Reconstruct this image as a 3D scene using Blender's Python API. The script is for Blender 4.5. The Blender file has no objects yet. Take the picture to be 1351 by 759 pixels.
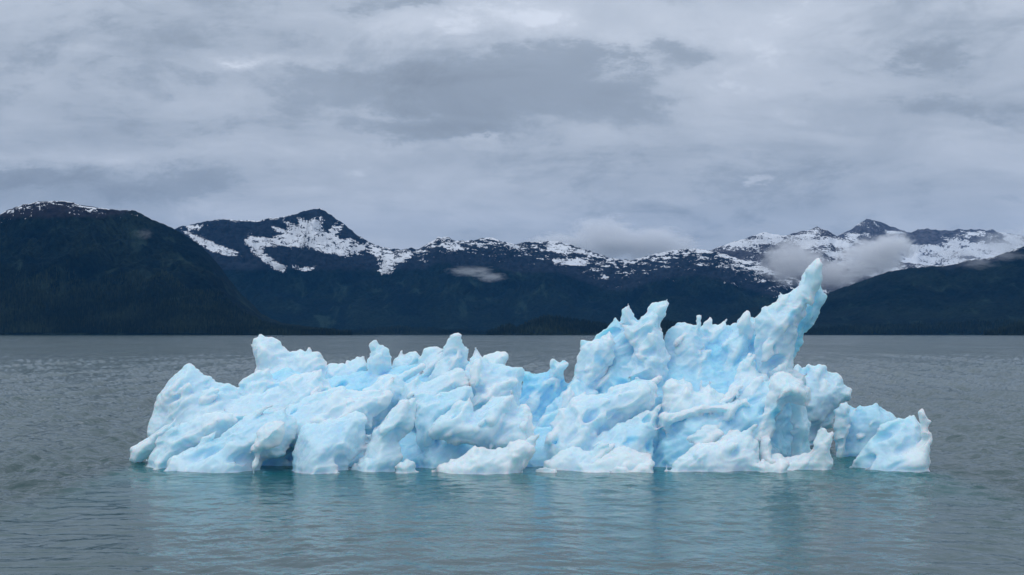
import bpy, math, time
import numpy as np

T0 = time.time()
S = bpy.context.scene
COL = S.collection
F, CX, HY, H = 1700.0, 675.5, 441.3, 3.2      # focal length and horizon in photo pixels, eye height in metres

# ------------------------------------------------------------------ camera
cam = bpy.data.cameras.new('camera')
cam.lens = 36.0 * F / 1351.0
cam.sensor_width = 36.0
cam.shift_y = (HY - 379.5) / 1351.0
cam.clip_start = 0.5
cam.clip_end = 90000
camo = bpy.data.objects.new('camera', cam)
camo.location = (0, 0, H)
camo.rotation_euler = (math.radians(90), 0, 0)
COL.objects.link(camo)
S.camera = camo

# ------------------------------------------------------------------ render settings
S.view_settings.view_transform = 'Standard'
S.view_settings.look = 'None'
S.view_settings.exposure = 0.0
S.view_settings.gamma = 1.0
S.cycles.use_denoising = True
S.cycles.max_bounces = 10
S.cycles.diffuse_bounces = 5
S.cycles.glossy_bounces = 4
S.cycles.transmission_bounces = 4
S.cycles.volume_bounces = 5
S.cycles.volume_max_steps = 96
S.cycles.sample_clamp_indirect = 6

SUN_EL, SUN_AZ = 68.0, 240.0    # degrees; azimuth clockwise from +Y, i.e. behind the camera and to its left


# ------------------------------------------------------------------ node helper
class G:
    def __init__(s, nt):
        s.nt = nt
        nt.nodes.clear()

    def n(s, t, **k):
        ins = k.pop('ins', {})
        nd = s.nt.nodes.new(t)
        for a, v in k.items():
            setattr(nd, a, v)
        for a, v in ins.items():
            s.set(nd.inputs[a], v)
        return nd

    def set(s, sock, v):
        if isinstance(v, bpy.types.NodeSocket):
            s.nt.links.new(v, sock)
        else:
            sock.default_value = v

    def m(s, op, a, b=0.0, c=0.0, clamp=False):
        nd = s.nt.nodes.new('ShaderNodeMath')
        nd.operation = op
        nd.use_clamp = clamp
        s.set(nd.inputs[0], a)
        s.set(nd.inputs[1], b)
        if op in ('MULTIPLY_ADD', 'COMPARE', 'SMOOTH_MIN', 'SMOOTH_MAX'):
            s.set(nd.inputs[2], c)
        return nd.outputs[0]

    def vm(s, op, a, b=(0, 0, 0)):
        nd = s.nt.nodes.new('ShaderNodeVectorMath')
        nd.operation = op
        s.set(nd.inputs[0], a)
        if op == 'SCALE':
            s.set(nd.inputs[3], b)
        else:
            s.set(nd.inputs[1], b)
        return nd.outputs[0]

    def mix(s, f, a, b):
        nd = s.nt.nodes.new('ShaderNodeMix')
        nd.data_type = 'RGBA'
        s.set(nd.inputs[0], f)
        s.set(nd.inputs[6], a)
        s.set(nd.inputs[7], b)
        return nd.outputs[2]

    def noise(s, vec, scale, detail=4, rough=0.5, dist=0.0):
        nd = s.n('ShaderNodeTexNoise', ins={'Scale': scale, 'Detail': detail, 'Roughness': rough, 'Distortion': dist})
        if vec is not None:
            s.set(nd.inputs['Vector'], vec)
        return nd.outputs[0]

    def step(s, v, lo, hi, a=0.0, b=1.0):
        nd = s.n('ShaderNodeMapRange', interpolation_type='SMOOTHSTEP')
        s.set(nd.inputs[0], v)
        s.set(nd.inputs[1], lo)
        s.set(nd.inputs[2], hi)
        nd.inputs[3].default_value = a
        nd.inputs[4].default_value = b
        return nd.outputs[0]


def material(name):
    m = bpy.data.materials.new(name)
    m.use_nodes = True
    g = G(m.node_tree)
    out = g.n('ShaderNodeOutputMaterial')
    return m, g, out


# ------------------------------------------------------------------ world: overcast sky
def px_dir(px, py):
    return (px - CX) / F, (HY - py) / F


w = bpy.data.worlds.new('World')
S.world = w
w.use_nodes = True
g = G(w.node_tree)
wo = g.n('ShaderNodeOutputWorld')
sky = g.n('ShaderNodeTexSky', sky_type='NISHITA', sun_disc=False)
sky.sun_elevation = math.radians(SUN_EL)
sky.sun_rotation = math.radians(SUN_AZ)
sky.altitude = 3
tc = g.n('ShaderNodeTexCoord').outputs['Generated']
sp = g.n('ShaderNodeSeparateXYZ', ins={0: tc})
dx, dy, dz = sp.outputs
zup = g.m('MAXIMUM', dz, 0.0)
den = g.m('ADD', zup, 0.10)
plane = g.n('ShaderNodeCombineXYZ', ins={0: g.m('DIVIDE', dx, den), 1: g.m('DIVIDE', dy, den), 2: 0.0}).outputs[0]
ya = g.m('MAXIMUM', g.m('ABSOLUTE', dy), 0.05)
u = g.m('DIVIDE', dx, ya)
v = g.m('DIVIDE', dz, ya)
uvv = g.n('ShaderNodeCombineXYZ', ins={0: u, 1: g.m('MULTIPLY', v, 2.2), 2: 0.0}).outputs[0]
wn = g.n('ShaderNodeTexNoise', ins={'Vector': uvv, 'Scale': 8.0, 'Detail': 9.0, 'Roughness': 0.70})
wsep = g.n('ShaderNodeSeparateColor', ins={0: wn.outputs['Color']})
uw = g.m('MULTIPLY_ADD', g.m('SUBTRACT', wsep.outputs[0], 0.5), 0.26, u)
vw = g.m('MULTIPLY_ADD', g.m('SUBTRACT', wsep.outputs[1], 0.5), 0.062, v)
# large cloud banks: (px, py, half width, half height, brightness change)
BANKS = [
    (620, 125, 230, 42, -0.42), (745, 75, 90, 38, -0.30), (600, 168, 70, 28, -0.28), (160, 55, 300, 38, -0.26),
    (450, 100, 260, 20, -0.16), (60, 225, 140, 17, -0.40), (190, 250, 120, 24, -0.34), (250, 150, 330, 26, -0.14),
    (890, 70, 95, 14, -0.36), (1190, 75, 80, 19, -0.34), (1235, 138, 150, 15, -0.22), (520, 3, 75, 10, -0.34),
    (950, 240, 260, 60, -0.20), (850, 130, 90, 16, -0.16),
    (120, 65, 35, 9, 0.10), (350, 74, 80, 9, 0.36), (130, 64, 60, 14, 0.20), (625, 178, 24, 13, 0.34), (560, 28, 150, 26, 0.14),
    (520, 146, 110, 9, 0.18), (700, 38, 90, 26, 0.30), (815, 68, 45, 22, 0.36), (1000, 70, 160, 60, 0.14),
    (1012, 237, 20, 7, 0.24), (860, 264, 30, 8, 0.12), (160, 200, 300, 14, 0.14), (560, 240, 240, 26, 0.08), (1250, 200, 200, 30, 0.06),
]
tot = None
for (bx, by, sx, sy, a) in BANKS:
    u0, v0 = px_dir(bx, by)
    du = g.m('MULTIPLY', g.m('SUBTRACT', uw, u0), F / sx)
    dv = g.m('MULTIPLY', g.m('SUBTRACT', vw, v0), F / sy)
    r2 = g.m('MULTIPLY_ADD', du, du, g.m('MULTIPLY', dv, dv))
    e = g.m('MULTIPLY', g.m('EXPONENT', g.m('MULTIPLY', r2, -1.0)), a)
    tot = e if tot is None else g.m('ADD', tot, e)
n1 = g.noise(plane, 0.42, 7, 0.55, 0.6)
n2 = g.noise(uvv, 8.0, 9, 0.64, 0.5)
n3 = g.noise(plane, 1.5, 6, 0.6, 0.2)
b = g.m('ADD', g.m('MULTIPLY', g.m('SUBTRACT', n1, 0.5), 0.55), g.m('MULTIPLY', g.m('SUBTRACT', n2, 0.5), 0.38))
b = g.m('ADD', b, g.m('MULTIPLY', g.m('SUBTRACT', n3, 0.5), 0.28))
band = g.n('ShaderNodeCombineXYZ', ins={0: u, 1: g.m('MULTIPLY', v, 5.5), 2: 3.7}).outputs[0]
n4 = g.step(g.noise(band, 3.4, 9, 0.60, 0.35), 0.47, 0.60)
n5 = g.step(g.noise(uvv, 4.3, 9, 0.62, 0.6), 0.51, 0.62)
b = g.m('ADD', b, g.m('MULTIPLY', n4, -0.10))
b = g.m('ADD', b, g.m('MULTIPLY', n5, -0.16))
fine = g.noise(uvv, 13.0, 9, 0.66, 0.3)
cut = g.m('MULTIPLY_ADD', g.m('SUBTRACT', fine, 0.5), 1.15, tot)
cut = g.m('MULTIPLY_ADD', g.m('SUBTRACT', n2, 0.5), 0.8, cut)
b = g.m('ADD', b, g.m('MULTIPLY', tot, 0.55))
b = g.m('ADD', b, g.step(cut, -0.10, -0.36, 0.0, -0.17))        # ragged dark undersides
b = g.m('ADD', b, g.step(cut, 0.16, 0.34, 0.0, 0.13))           # torn bright gaps
zen = g.m('MULTIPLY_ADD', g.step(dz, 0.0, 0.9), 0.62, 0.88)      # overcast skies brighten towards the zenith
lum = g.m('MULTIPLY', g.m('MULTIPLY_ADD', b, 0.90, 1.66), zen)
lum = g.m('MAXIMUM', lum, 0.25)
tint = g.mix(g.step(b, -0.35, 0.35), (0.266, 0.310, 0.372, 1), (0.388, 0.420, 0.476, 1))
cloud = g.vm('SCALE', g.vm('MULTIPLY', tint, (1.0, 1.0, 1.0)), g.m('MULTIPLY', lum, 1.0))
bg1 = g.n('ShaderNodeBackground', ins={'Color': sky.outputs[0], 'Strength': 0.07})
bg2 = g.n('ShaderNodeBackground', ins={'Color': cloud, 'Strength': 1.0})
mx = g.n('ShaderNodeMixShader', ins={0: 0.94, 1: bg1.outputs[0], 2: bg2.outputs[0]})
g.nt.links.new(mx.outputs[0], wo.inputs[0])

# ------------------------------------------------------------------ sun behind thick cloud: weak and very soft
sl = bpy.data.lights.new('sun', 'SUN')
sl.energy = 0.75
sl.angle = math.radians(28)
sl.color = (1.0, 0.99, 0.97)
so = bpy.data.objects.new('sun', sl)
el, az = math.radians(SUN_EL), math.radians(SUN_AZ)
from mathutils import Vector
d = Vector((math.sin(az) * math.cos(el), math.cos(az) * math.cos(el), math.sin(el)))
so.rotation_euler = d.to_track_quat('Z', 'Y').to_euler()
so.location = (0, 0, 60)
COL.objects.link(so)


# ------------------------------------------------------------------ numpy noise
def _hash(ix, iy, iz, seed):
    h = (ix * 374761393 + iy * 668265263 + iz * 2147483647 + seed * 1274126177) & 0xFFFFFFFF
    h = ((h ^ (h >> 13)) * 1274126177) & 0xFFFFFFFF
    return (h ^ (h >> 16)) & 0xFFFF


_rs = np.random.RandomState(7)
_GR = _rs.normal(size=(65536, 3))
_GR /= np.linalg.norm(_GR, axis=1)[:, None]
_GR = _GR.astype(np.float32)


def perlin(x, y, z, seed=0):
    x, y, z = np.broadcast_arrays(x, y, z)
    fx, fy, fz = np.floor(x), np.floor(y), np.floor(z)
    ix, iy, iz = fx.astype(np.int64), fy.astype(np.int64), fz.astype(np.int64)
    tx, ty, tz = (x - fx).astype(np.float32), (y - fy).astype(np.float32), (z - fz).astype(np.float32)
    fade = lambda t: t * t * t * (t * (t * 6 - 15) + 10)
    ux, uy, uz = fade(tx), fade(ty), fade(tz)
    out = 0
    for a in (0, 1):
        for b_ in (0, 1):
            for c in (0, 1):
                gr = _GR[_hash(ix + a, iy + b_, iz + c, seed)]
                dt = gr[..., 0] * (tx - a) + gr[..., 1] * (ty - b_) + gr[..., 2] * (tz - c)
                out = out + dt * (ux if a else 1 - ux) * (uy if b_ else 1 - uy) * (uz if c else 1 - uz)
    return out * 1.6


def fbm(x, y, z, octv=4, seed=0, gain=0.5, lac=2.03):
    s, a = 0, 1.0
    for i in range(octv):
        s = s + a * perlin(x, y, z, seed + i)
        x, y, z = x * lac, y * lac, z * lac
        a *= gain
    return s


def ridged(x, y, z, octv=4, seed=0, gain=0.5, lac=2.03):
    s, a, tot_ = 0, 1.0, 0
    for i in range(octv):
        s = s + a * (1 - np.abs(perlin(x, y, z, seed + i)) * 1.6)
        tot_ += a
        x, y, z = x * lac, y * lac, z * lac
        a *= gain
    return s / tot_


def cells(x, y, z, seed=0):
    """distance to the nearest of jittered points: hollows with sharp rims between them"""
    fx, fy, fz = np.floor(x).astype(np.int64), np.floor(y).astype(np.int64), np.floor(z).astype(np.int64)
    best = np.full(x.shape, 9.0, np.float32)
    for a in (-1, 0, 1):
        for b_ in (-1, 0, 1):
            for c in (-1, 0, 1):
                h = _hash(fx + a, fy + b_, fz + c, seed)
                j = _GR[h] * 0.38
                d_ = (fx + a + .5 + j[..., 0] - x) ** 2 + (fy + b_ + .5 + j[..., 1] - y) ** 2 + (fz + c + .5 + j[..., 2] - z) ** 2
                best = np.minimum(best, d_.astype(np.float32))
    return np.sqrt(best)


def sstep(x, a, b_):
    t = np.clip((x - a) / (b_ - a), 0, 1)
    return t * t * (3 - 2 * t)


# ------------------------------------------------------------------ mesh helpers
def mesh_from(name, verts, faces, mat, attrs=None, smooth=True, **props):
    me = bpy.data.meshes.new(name)
    verts = np.asarray(verts, np.float32)
    faces = np.asarray(faces, np.int32)
    k = faces.shape[1]
    me.vertices.add(len(verts))
    me.vertices.foreach_set('co', verts.ravel())
    me.loops.add(faces.size)
    me.loops.foreach_set('vertex_index', faces.ravel())
    me.polygons.add(len(faces))
    me.polygons.foreach_set('loop_start', np.arange(0, faces.size, k, dtype=np.int32))
    me.polygons.foreach_set('loop_total', np.full(len(faces), k, np.int32))
    me.polygons.foreach_set('use_smooth', np.full(len(faces), smooth, bool))
    for an, av in (attrs or {}).items():
        at = me.attributes.new(an, 'FLOAT', 'POINT')
        at.data.foreach_set('value', np.asarray(av, np.float32).ravel())
    me.update(calc_edges=True)
    me.validate()
    me.materials.append(mat)
    o = bpy.data.objects.new(name, me)
    for a, val in props.items():
        o[a] = val
    COL.objects.link(o)
    return o


def grid_faces(nr, nc):
    i = np.arange((nr - 1) * (nc - 1))
    r, c = i // (nc - 1), i % (nc - 1)
    a = r * nc + c
    return np.stack([a, a + 1, a + nc + 1, a + nc], 1)


def poly_sdf(px, pz, P):
    """signed distance (negative inside) of points to polygon P"""
    P = np.asarray(P, np.float32)
    Q = np.roll(P, -1, 0)
    best = np.full(px.shape, 1e9, np.float32)
    inside = np.zeros(px.shape, bool)
    for (ax, az_), (bx, bz) in zip(P, Q):
        ex, ez = bx - ax, bz - az_
        wx, wz = px - ax, pz - az_
        t = np.clip((wx * ex + wz * ez) / (ex * ex + ez * ez + 1e-12), 0, 1)
        best = np.minimum(best, (wx - ex * t) ** 2 + (wz - ez * t) ** 2)
        c = ((az_ > pz) != (bz > pz))
        with np.errstate(divide='ignore', invalid='ignore'):
            xi = ex * (pz - az_) / (ez if abs(ez) > 1e-9 else 1e-9) + ax
        inside ^= c & (px < xi)
    dd = np.sqrt(best)
    return np.where(inside, -dd, dd)


# ------------------------------------------------------------------ materials
def ice_material(name, seed):
    m, g, out = material(name)
    pos = g.n('ShaderNodeTexCoord').outputs['Object']
    bl = g.n('ShaderNodeAttribute', attribute_name='blue_ice_and_light').outputs['Fac']
    nz = g.noise(pos, 1.1, 4, 0.55)
    fine = g.noise(pos, 9.0, 5, 0.6)
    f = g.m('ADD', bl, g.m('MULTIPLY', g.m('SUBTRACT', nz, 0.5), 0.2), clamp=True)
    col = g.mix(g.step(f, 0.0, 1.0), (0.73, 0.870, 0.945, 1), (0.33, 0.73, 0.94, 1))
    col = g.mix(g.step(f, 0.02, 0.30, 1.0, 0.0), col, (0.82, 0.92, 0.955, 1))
    # sparse rock flour frozen into the surface
    sp_ = g.noise(pos, 26.0, 3, 0.7)
    sp2 = g.noise(pos, 0.9, 2, 0.5)
    dirt = g.m('MULTIPLY', g.step(sp_, 0.70, 0.76), g.step(sp2, 0.55, 0.70, 0.0, 0.5))
    col = g.mix(dirt, col, (0.30, 0.33, 0.34, 1))
    p = g.n('ShaderNodeBsdfPrincipled')
    g.set(p.inputs['Base Color'], col)
    p.inputs['IOR'].default_value = 1.31
    g.set(p.inputs['Roughness'], g.step(fine, 0.3, 0.7, 0.16, 0.45))
    p.inputs['Subsurface Weight'].default_value = 0.8
    p.inputs['Subsurface Radius'].default_value = (0.30, 0.80, 1.0)
    p.inputs['Subsurface Scale'].default_value = 0.42
    vor = g.n('ShaderNodeTexVoronoi', feature='SMOOTH_F1', ins={'Scale': 7.5, 'Smoothness': 0.25, 'Vector': g.vm('ADD', pos, g.vm('SCALE', g.n('ShaderNodeTexNoise', ins={'Vector': pos, 'Scale': 4.0, 'Detail': 3.0}).outputs['Color'], 0.25))})
    hgt = g.m('ADD', g.m('MULTIPLY', vor.outputs['Distance'], 0.5), g.m('MULTIPLY', fine, 0.45))
    hgt = g.m('ADD', hgt, g.m('MULTIPLY', g.noise(pos, 38.0, 3, 0.6), 0.10))
    bp = g.n('ShaderNodeBump', ins={'Height': hgt, 'Distance': 0.018, 'Strength': 0.40})
    g.set(p.inputs['Normal'], bp.outputs[0])
    g.nt.links.new(p.outputs[0], out.inputs[0])
    return m


def terrain_material(name, forest, rock, hi, tex=1.0):
    """forest below, bare rock above, snow where the mesh carries it; sizes in metres"""
    m, g, out = material(name)
    pos = g.n('ShaderNodeTexCoord').outputs['Object']
    sn = g.n('ShaderNodeAttribute', attribute_name='snow').outputs['Fac']
    al = g.n('ShaderNodeAttribute', attribute_name='alpine').outputs['Fac']
    n_a = g.noise(pos, 0.0035, 5, 0.6)
    n_b = g.noise(g.vm('MULTIPLY', pos, (1.0, 1.0, 2.2)), 0.018, 5, 0.65)
    n_c = g.noise(g.vm('MULTIPLY', pos, (1.0, 1.0, 0.35)), 0.06, 3, 0.6)
    fc = g.mix(g.step(n_a, 0.35, 0.68), forest, hi)
    fc = g.mix(g.step(n_c, 0.35, 0.7, 0.0, 0.8), fc, tuple(c * 0.35 for c in forest[:3]) + (1,))
    n_d = g.noise(g.vm('MULTIPLY', pos, (1.0, 0.4, 0.45)), 0.0075, 6, 0.62, 0.8)
    fc = g.mix(g.step(n_d, 0.54, 0.70, 0.0, 0.85), fc, tuple(c * 1.9 for c in hi[:3]) + (1,))
    rc = g.mix(g.step(n_b, 0.35, 0.65), rock, tuple(c * 0.45 for c in rock[:3]) + (1,))
    land = g.mix(g.step(g.m('ADD', al, g.m('MULTIPLY', g.m('SUBTRACT', n_b, 0.5), 0.9)), 0.35, 0.65), fc, rc)
    s2 = g.m('ADD', sn, g.m('MULTIPLY', g.m('SUBTRACT', g.noise(g.vm('MULTIPLY', pos, (1.0, 1.0, 2.6)), 0.036, 7, 0.70), 0.5), 2.3))
    snow = g.step(s2, 0.46, 0.58)
    col = g.mix(snow, land, (0.80, 0.82, 0.85, 1))
    p = g.n('ShaderNodeBsdfPrincipled', ins={'Base Color': col, 'Roughness': 0.95, 'Specular IOR Level': 0.02})
    bp = g.n('ShaderNodeBump', ins={'Height': g.m('ADD', n_b, n_c), 'Distance': 14.0 * tex, 'Strength': 0.8})
    g.set(p.inputs['Normal'], bp.outputs[0])
    g.nt.links.new(p.outputs[0], out.inputs[0])
    return m


# ------------------------------------------------------------------ water
ICE_LINE = [(172, 1126)]


def build_water():
    m, g, out = material('glacial_water')
    pos = g.n('ShaderNodeTexCoord').outputs['Object']
    teal_reflection = g.n('ShaderNodeAttribute', attribute_name='berg_reflection_teal').outputs['Fac']
    fl = g.n('ShaderNodeAttribute', attribute_name='ruffle').outputs['Fac']
    silt = g.noise(g.vm('MULTIPLY', pos, (1.0, 0.4, 1.0)), 0.12, 4, 0.5)
    body = g.mix(g.step(silt, 0.3, 0.7), (0.036, 0.072, 0.072, 1), (0.050, 0.088, 0.084, 1))
    body = g.mix(teal_reflection, body, (0.016, 0.125, 0.130, 1))  # teal of the berg's reflection and submerged ice put into the body colour
    diff = g.n('ShaderNodeBsdfDiffuse', ins={'Color': body})
    n_a = g.noise(g.vm('MULTIPLY', pos, (1.0, 1.0, 1.0)), 2.6, 5, 0.62, 0.5)
    n_b = g.noise(g.vm('MULTIPLY', pos, (0.9, 1.0, 1.0)), 0.55, 5, 0.65, 0.4)
    n_f = g.noise(g.vm('MULTIPLY', pos, (1.0, 0.7, 1.0)), 0.14, 5, 0.7, 0.3)
    hh = g.m('ADD', g.m('MULTIPLY', n_a, 0.22), g.m('MULTIPLY_ADD', n_f, 1.6, g.m('MULTIPLY', n_b, 0.38)))
    bp = g.n('ShaderNodeBump', ins={'Height': hh, 'Distance': 0.26, 'Strength': g.m('MULTIPLY_ADD', fl, 0.85, 0.15)})
    gl = g.n('ShaderNodeBsdfGlossy', ins={'Color': (0.93, 0.95, 0.96, 1), 'Roughness': g.m('MULTIPLY_ADD', fl, 0.06, 0.05), 'Normal': bp.outputs[0]})
    slick = g.m('ADD', g.noise(g.vm('MULTIPLY', pos, (0.45, 0.035, 1.0)), 1.0, 5, 0.65), g.noise(g.vm('MULTIPLY', pos, (0.03, 0.010, 1.0)), 1.0, 4, 0.6))
    cap = g.step(slick, 0.75, 1.25, 0.50, 0.66)
    fr = g.n('ShaderNodeFresnel', ins={'IOR': 1.33, 'Normal': bp.outputs[0]})
    mx = g.n('ShaderNodeMixShader', ins={0: g.m('MINIMUM', fr.outputs[0], cap), 1: diff.outputs[0], 2: gl.outputs[0]})
    g.nt.links.new(mx.outputs[0], out.inputs[0])

    # rings of distance seen from the boat; finer near it
    rows = [-18000, -4000, -800, -150, -30, 0, 6.0]
    yy = 8.0
    while yy < 19000:
        rows.append(yy)
        yy += max(0.045, yy * yy / (H * 1290.0) * 0.45)
        if yy > 400:
            yy += yy * 0.02
    R = np.array(rows)
    pxs = np.concatenate([np.linspace(-9000, -200, 14)[:-1], np.linspace(-200, 1550, 1150), np.linspace(1550, 10400, 14)[1:]])
    YY, PP = np.meshgrid(R, pxs, indexing='ij')
    XX = (PP - CX) / F * np.maximum(YY, 12.0)
    XX = np.where(YY < 7, (PP - CX) / F * 12.0 * np.maximum(1, -YY / 6.0), XX)
    XX = np.clip(XX, -19000, 19000)
    rs = np.random.RandomState(3)
    patch = fbm(XX / 9.0, YY / 16.0, 0 * XX, 3, 40)
    patch2 = fbm(XX / 3.0 + 7, YY / 2.2, 0 * XX, 3, 50)
    # calm lee of the berg, in front of it
    bx0, bx1 = -9.3, 8.6
    lee = sstep(XX, bx0 - 0.9, bx0 + 1.6) * (1 - sstep(XX, bx1 - 2.5, bx1 + 3.5)) * (1 - sstep(YY, 31, 34)) * sstep(YY, 9, 17)
    left = (1 - sstep(XX, -8.5, -6.5)) * (1 - sstep(YY, 31, 37))
    amp = (1.0 + 0.55 * patch + 0.25 * patch2) * (1 - 0.72 * lee) * (1 + 0.25 * left)
    amp = np.clip(amp, 0.1, 3)
    dyr = np.gradient(R)[:, None]
    Z = np.zeros_like(XX)
    wx = XX + 0.5 * fbm(XX / 4, YY / 4, 0 * XX, 2, 60)
    wy = YY + 0.5 * fbm(XX / 4 + 9, YY / 4, 0 * XX, 2, 61)
    for k in range(64):
        lam = 0.16 * (1.075 ** k) if k < 40 else 0.5 * (1.085 ** (k - 40)) * 1.6
        th = math.radians(rs.normal(86, 36))
        kx, ky = math.cos(th) * 2 * math.pi / lam, math.sin(th) * 2 * math.pi / lam
        a = 0.0058 * min(lam, 0.9) ** 0.9 * (lam / 0.9 if lam < .9 else 1.0) ** -0.1 * rs.uniform(0.6, 1.4)
        keep = sstep(lam / max(0.15, abs(math.sin(th))) / np.maximum(dyr, 1e-3), 2.0, 4.0)
        if keep.max() <= 0:
            continue
        ph = kx * wx + ky * wy + rs.uniform(0, 6.28)
        Z += keep * a * (np.sin(ph) + 0.30 * np.sin(2 * ph + 1.57))
    for k in range(44):            # short-crested chop, what still shows far out
        lx, ly = 0.35 * 1.06 ** k, rs.uniform(1.6, 4.0) * 1.055 ** k
        kx, ky = rs.choice([-1, 1]) * 2 * math.pi / lx, 2 * math.pi / ly
        a = 0.0092 * ly / (2 * math.pi)
        keep = sstep(ly / np.maximum(dyr, 1e-3), 2.5, 6.0) * sstep(lx / (YY * 0.0009 + 1e-3), 3.0, 7.0) * sstep(YY, 14, 60)
        ph = kx * wx + ky * wy + rs.uniform(0, 6.28)
        Z += keep * a * (np.sin(ph) + 0.3 * np.sin(2 * ph + 1.57))
    Z *= amp
    # short steeper crests running in towards the berg from the left
    for (x0, y0, L, wd, a, sl_) in [(-10.5, 28.9, 5.0, 0.16, .030, .02), (-11.2, 27.6, 2.6, .13, .026, .05), (-9.6, 26.6, 2.2, .12, .024, .07),
                                    (-10.2, 24.9, 1.8, .12, .022, .03), (-8.0, 25.3, 1.6, .11, .018, .10), (-9.5, 22.9, 2.4, .12, .020, -.03),
                                    (-7.6, 21.4, 1.8, .11, .018, .05), (-9.0, 20.4, 2.1, .12, .020, .06), (-7.5, 18.8, 1.8, .10, .018, .0),
                                    (-6.6, 17.6, 1.5, .10, .016, .06), (11.5, 30.3, 1.3, .10, .020, -.12), (13.0, 33.5, 1.6, .12, .02, .03), (12.0, 40, 2.0, .2, .03, 0.02)]:
        t = (XX - x0) / L
        yc = y0 + sl_ * (XX - x0) + 0.10 * perlin(XX / 0.9, 0 * XX + y0, 0 * XX, 77)
        Z += 0.9 * a * np.exp(-t * t * t * t) * (np.exp(-((YY - yc) / wd) ** 2) - 0.7 * np.exp(-((YY - yc - 2.0 * wd) / (wd * 1.3)) ** 2))
    Z = np.where((YY < 7) | (YY > 2500), 0, Z)
    front = np.exp(-np.maximum(0, 29.6 - YY) / 3.6) * sstep(XX, bx0 - 0.3, bx0 + .8) * (1 - sstep(XX, 8.9, 10.6)) * (1 - sstep(YY, 33.5, 36.0))
    teal_reflection = np.clip(front * (1.0 + 0.35 * fbm(XX / 2, YY / 2, 0 * XX, 3, 90)), 0, 1)
    ruffle = np.clip(1 - 0.8 * lee + 0.2 * patch, 0.05, 1)
    o = mesh_from('water', np.stack([XX, YY, Z], -1).reshape(-1, 3), grid_faces(*XX.shape), m,
                  {'berg_reflection_teal': teal_reflection, 'ruffle': ruffle}, kind='structure', label='grey-green rippled glacial lake water reaching to the far shore')
    return o


# ------------------------------------------------------------------ mountains
def interp_line(pts, px):
    P = np.array(pts, float)
    return np.interp(px, P[:, 0], P[:, 1])


def mountain(name, label, line, y_shore, y_ridge, px0, px1, step, rows, mat, seed, snow_fn, jag=1.6, spur=0.22, pw=1.25, scale=1.0):
    pxs = np.arange(px0, px1 + step, step)
    t = np.concatenate([np.linspace(0, 1, rows) ** 0.9, np.linspace(1.03, 1.5, 10)])
    Tt, PP = np.meshgrid(t, pxs, indexing='ij')
    py = interp_line(line, pxs)
    py = py - jag * fbm(pxs / 9.0, 0 * pxs + seed, 0 * pxs, 4, seed) * np.clip((HY - py) / 60, 0.15, 1)
    ang = (HY - py) / F
    zr = H + ang * y_ridge
    Y = y_shore + (y_ridge - y_shore) * Tt
    X = (PP - CX) / F * Y
    sc = 900.0 * scale
    wob = 0.35 * fbm(X / sc, Y / sc, 0 * X, 3, seed + 3)
    rd = ridged(X / (sc * .8) + wob, Y / (sc * 2.0) + wob, 0 * X, 6, seed + 5, 0.52)
    rd2 = ridged(X / (sc * .22) + wob * 3, Y / (sc * .5) + wob * 3, 0 * X, 4, seed + 15, 0.55)
    prof = np.where(Tt <= 1, np.clip(Tt, 0, 1) ** pw, np.maximum(0, 1 - (Tt - 1) * 1.6))
    env = np.clip(4 * Tt * (1 - Tt), 0, 1) ** 0.7
    z = zr[None, :] * prof * (1 + spur * 3.0 * (rd - 0.62) * env + spur * 0.9 * (rd2 - 0.62) * env)
    # nothing in front of the crest may rise above the line of sight to it
    lim = H + ang[None, :] * Y - 2.0 - 14 * (1 - np.clip(Tt, 0, 1))
    soft = np.minimum(z, lim)
    z = np.where(Tt < 0.995, soft, z)
    z = np.where(Tt <= 0.001, -1.0, np.maximum(z, -1.0 + 3 * Tt))
    pyv = HY - (z - H) / Y * F
    gz = np.gradient(z, axis=1) / np.maximum(1e-3, np.gradient(X, axis=1))
    snow, alp = snow_fn(X, Y, z, PP, pyv, rd, rd2, gz)
    mesh_from(name, np.stack([X, Y, z], -1).reshape(-1, 3), grid_faces(*X.shape), mat, {'snow': snow, 'alpine': alp}, kind='structure', label=label)
    return lambda qpx, qt: _sample(pxs, t, z, X, Y, qpx, qt)


def _sample(pxs, t, z, X, Y, qpx, qt):
    ci = np.clip(np.searchsorted(pxs, qpx), 0, len(pxs) - 1)
    ri = np.clip(np.searchsorted(t, qt), 0, len(t) - 1)
    return X[ri, ci], Y[ri, ci], z[ri, ci]


FOREST = (0.005, 0.012, 0.015, 1)
FOREST_HI = (0.013, 0.024, 0.020, 1)
ROCK = (0.027, 0.035, 0.048, 1)


def streaks(X, Y, z, seed, sx=110, sz=30):
    """snow lying in diagonal gullies and ledges"""
    a = fbm((X + z * 1.3) / sx, z / sz, Y / 900, 5, seed, 0.6)
    b_ = ridged((X - z * 0.8) / (sx * .8), z / (sz * .8), Y / 700, 4, seed + 9, 0.6) - 0.6
    return a * 0.8 + b_ * 0.9


def snow_left(X, Y, z, PP, py, rd, rd2, gz):
    top = interp_line(A_LINE, PP)
    s = 0.42 - (py - top) / 34.0 + 0.75 * streaks(X, Y, z, 201, 70, 20)
    s = s - 0.8 * sstep(PP, 110, 230)
    return s, sstep(py, 300, 274) * (1 - sstep(PP, 120, 235))


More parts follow.
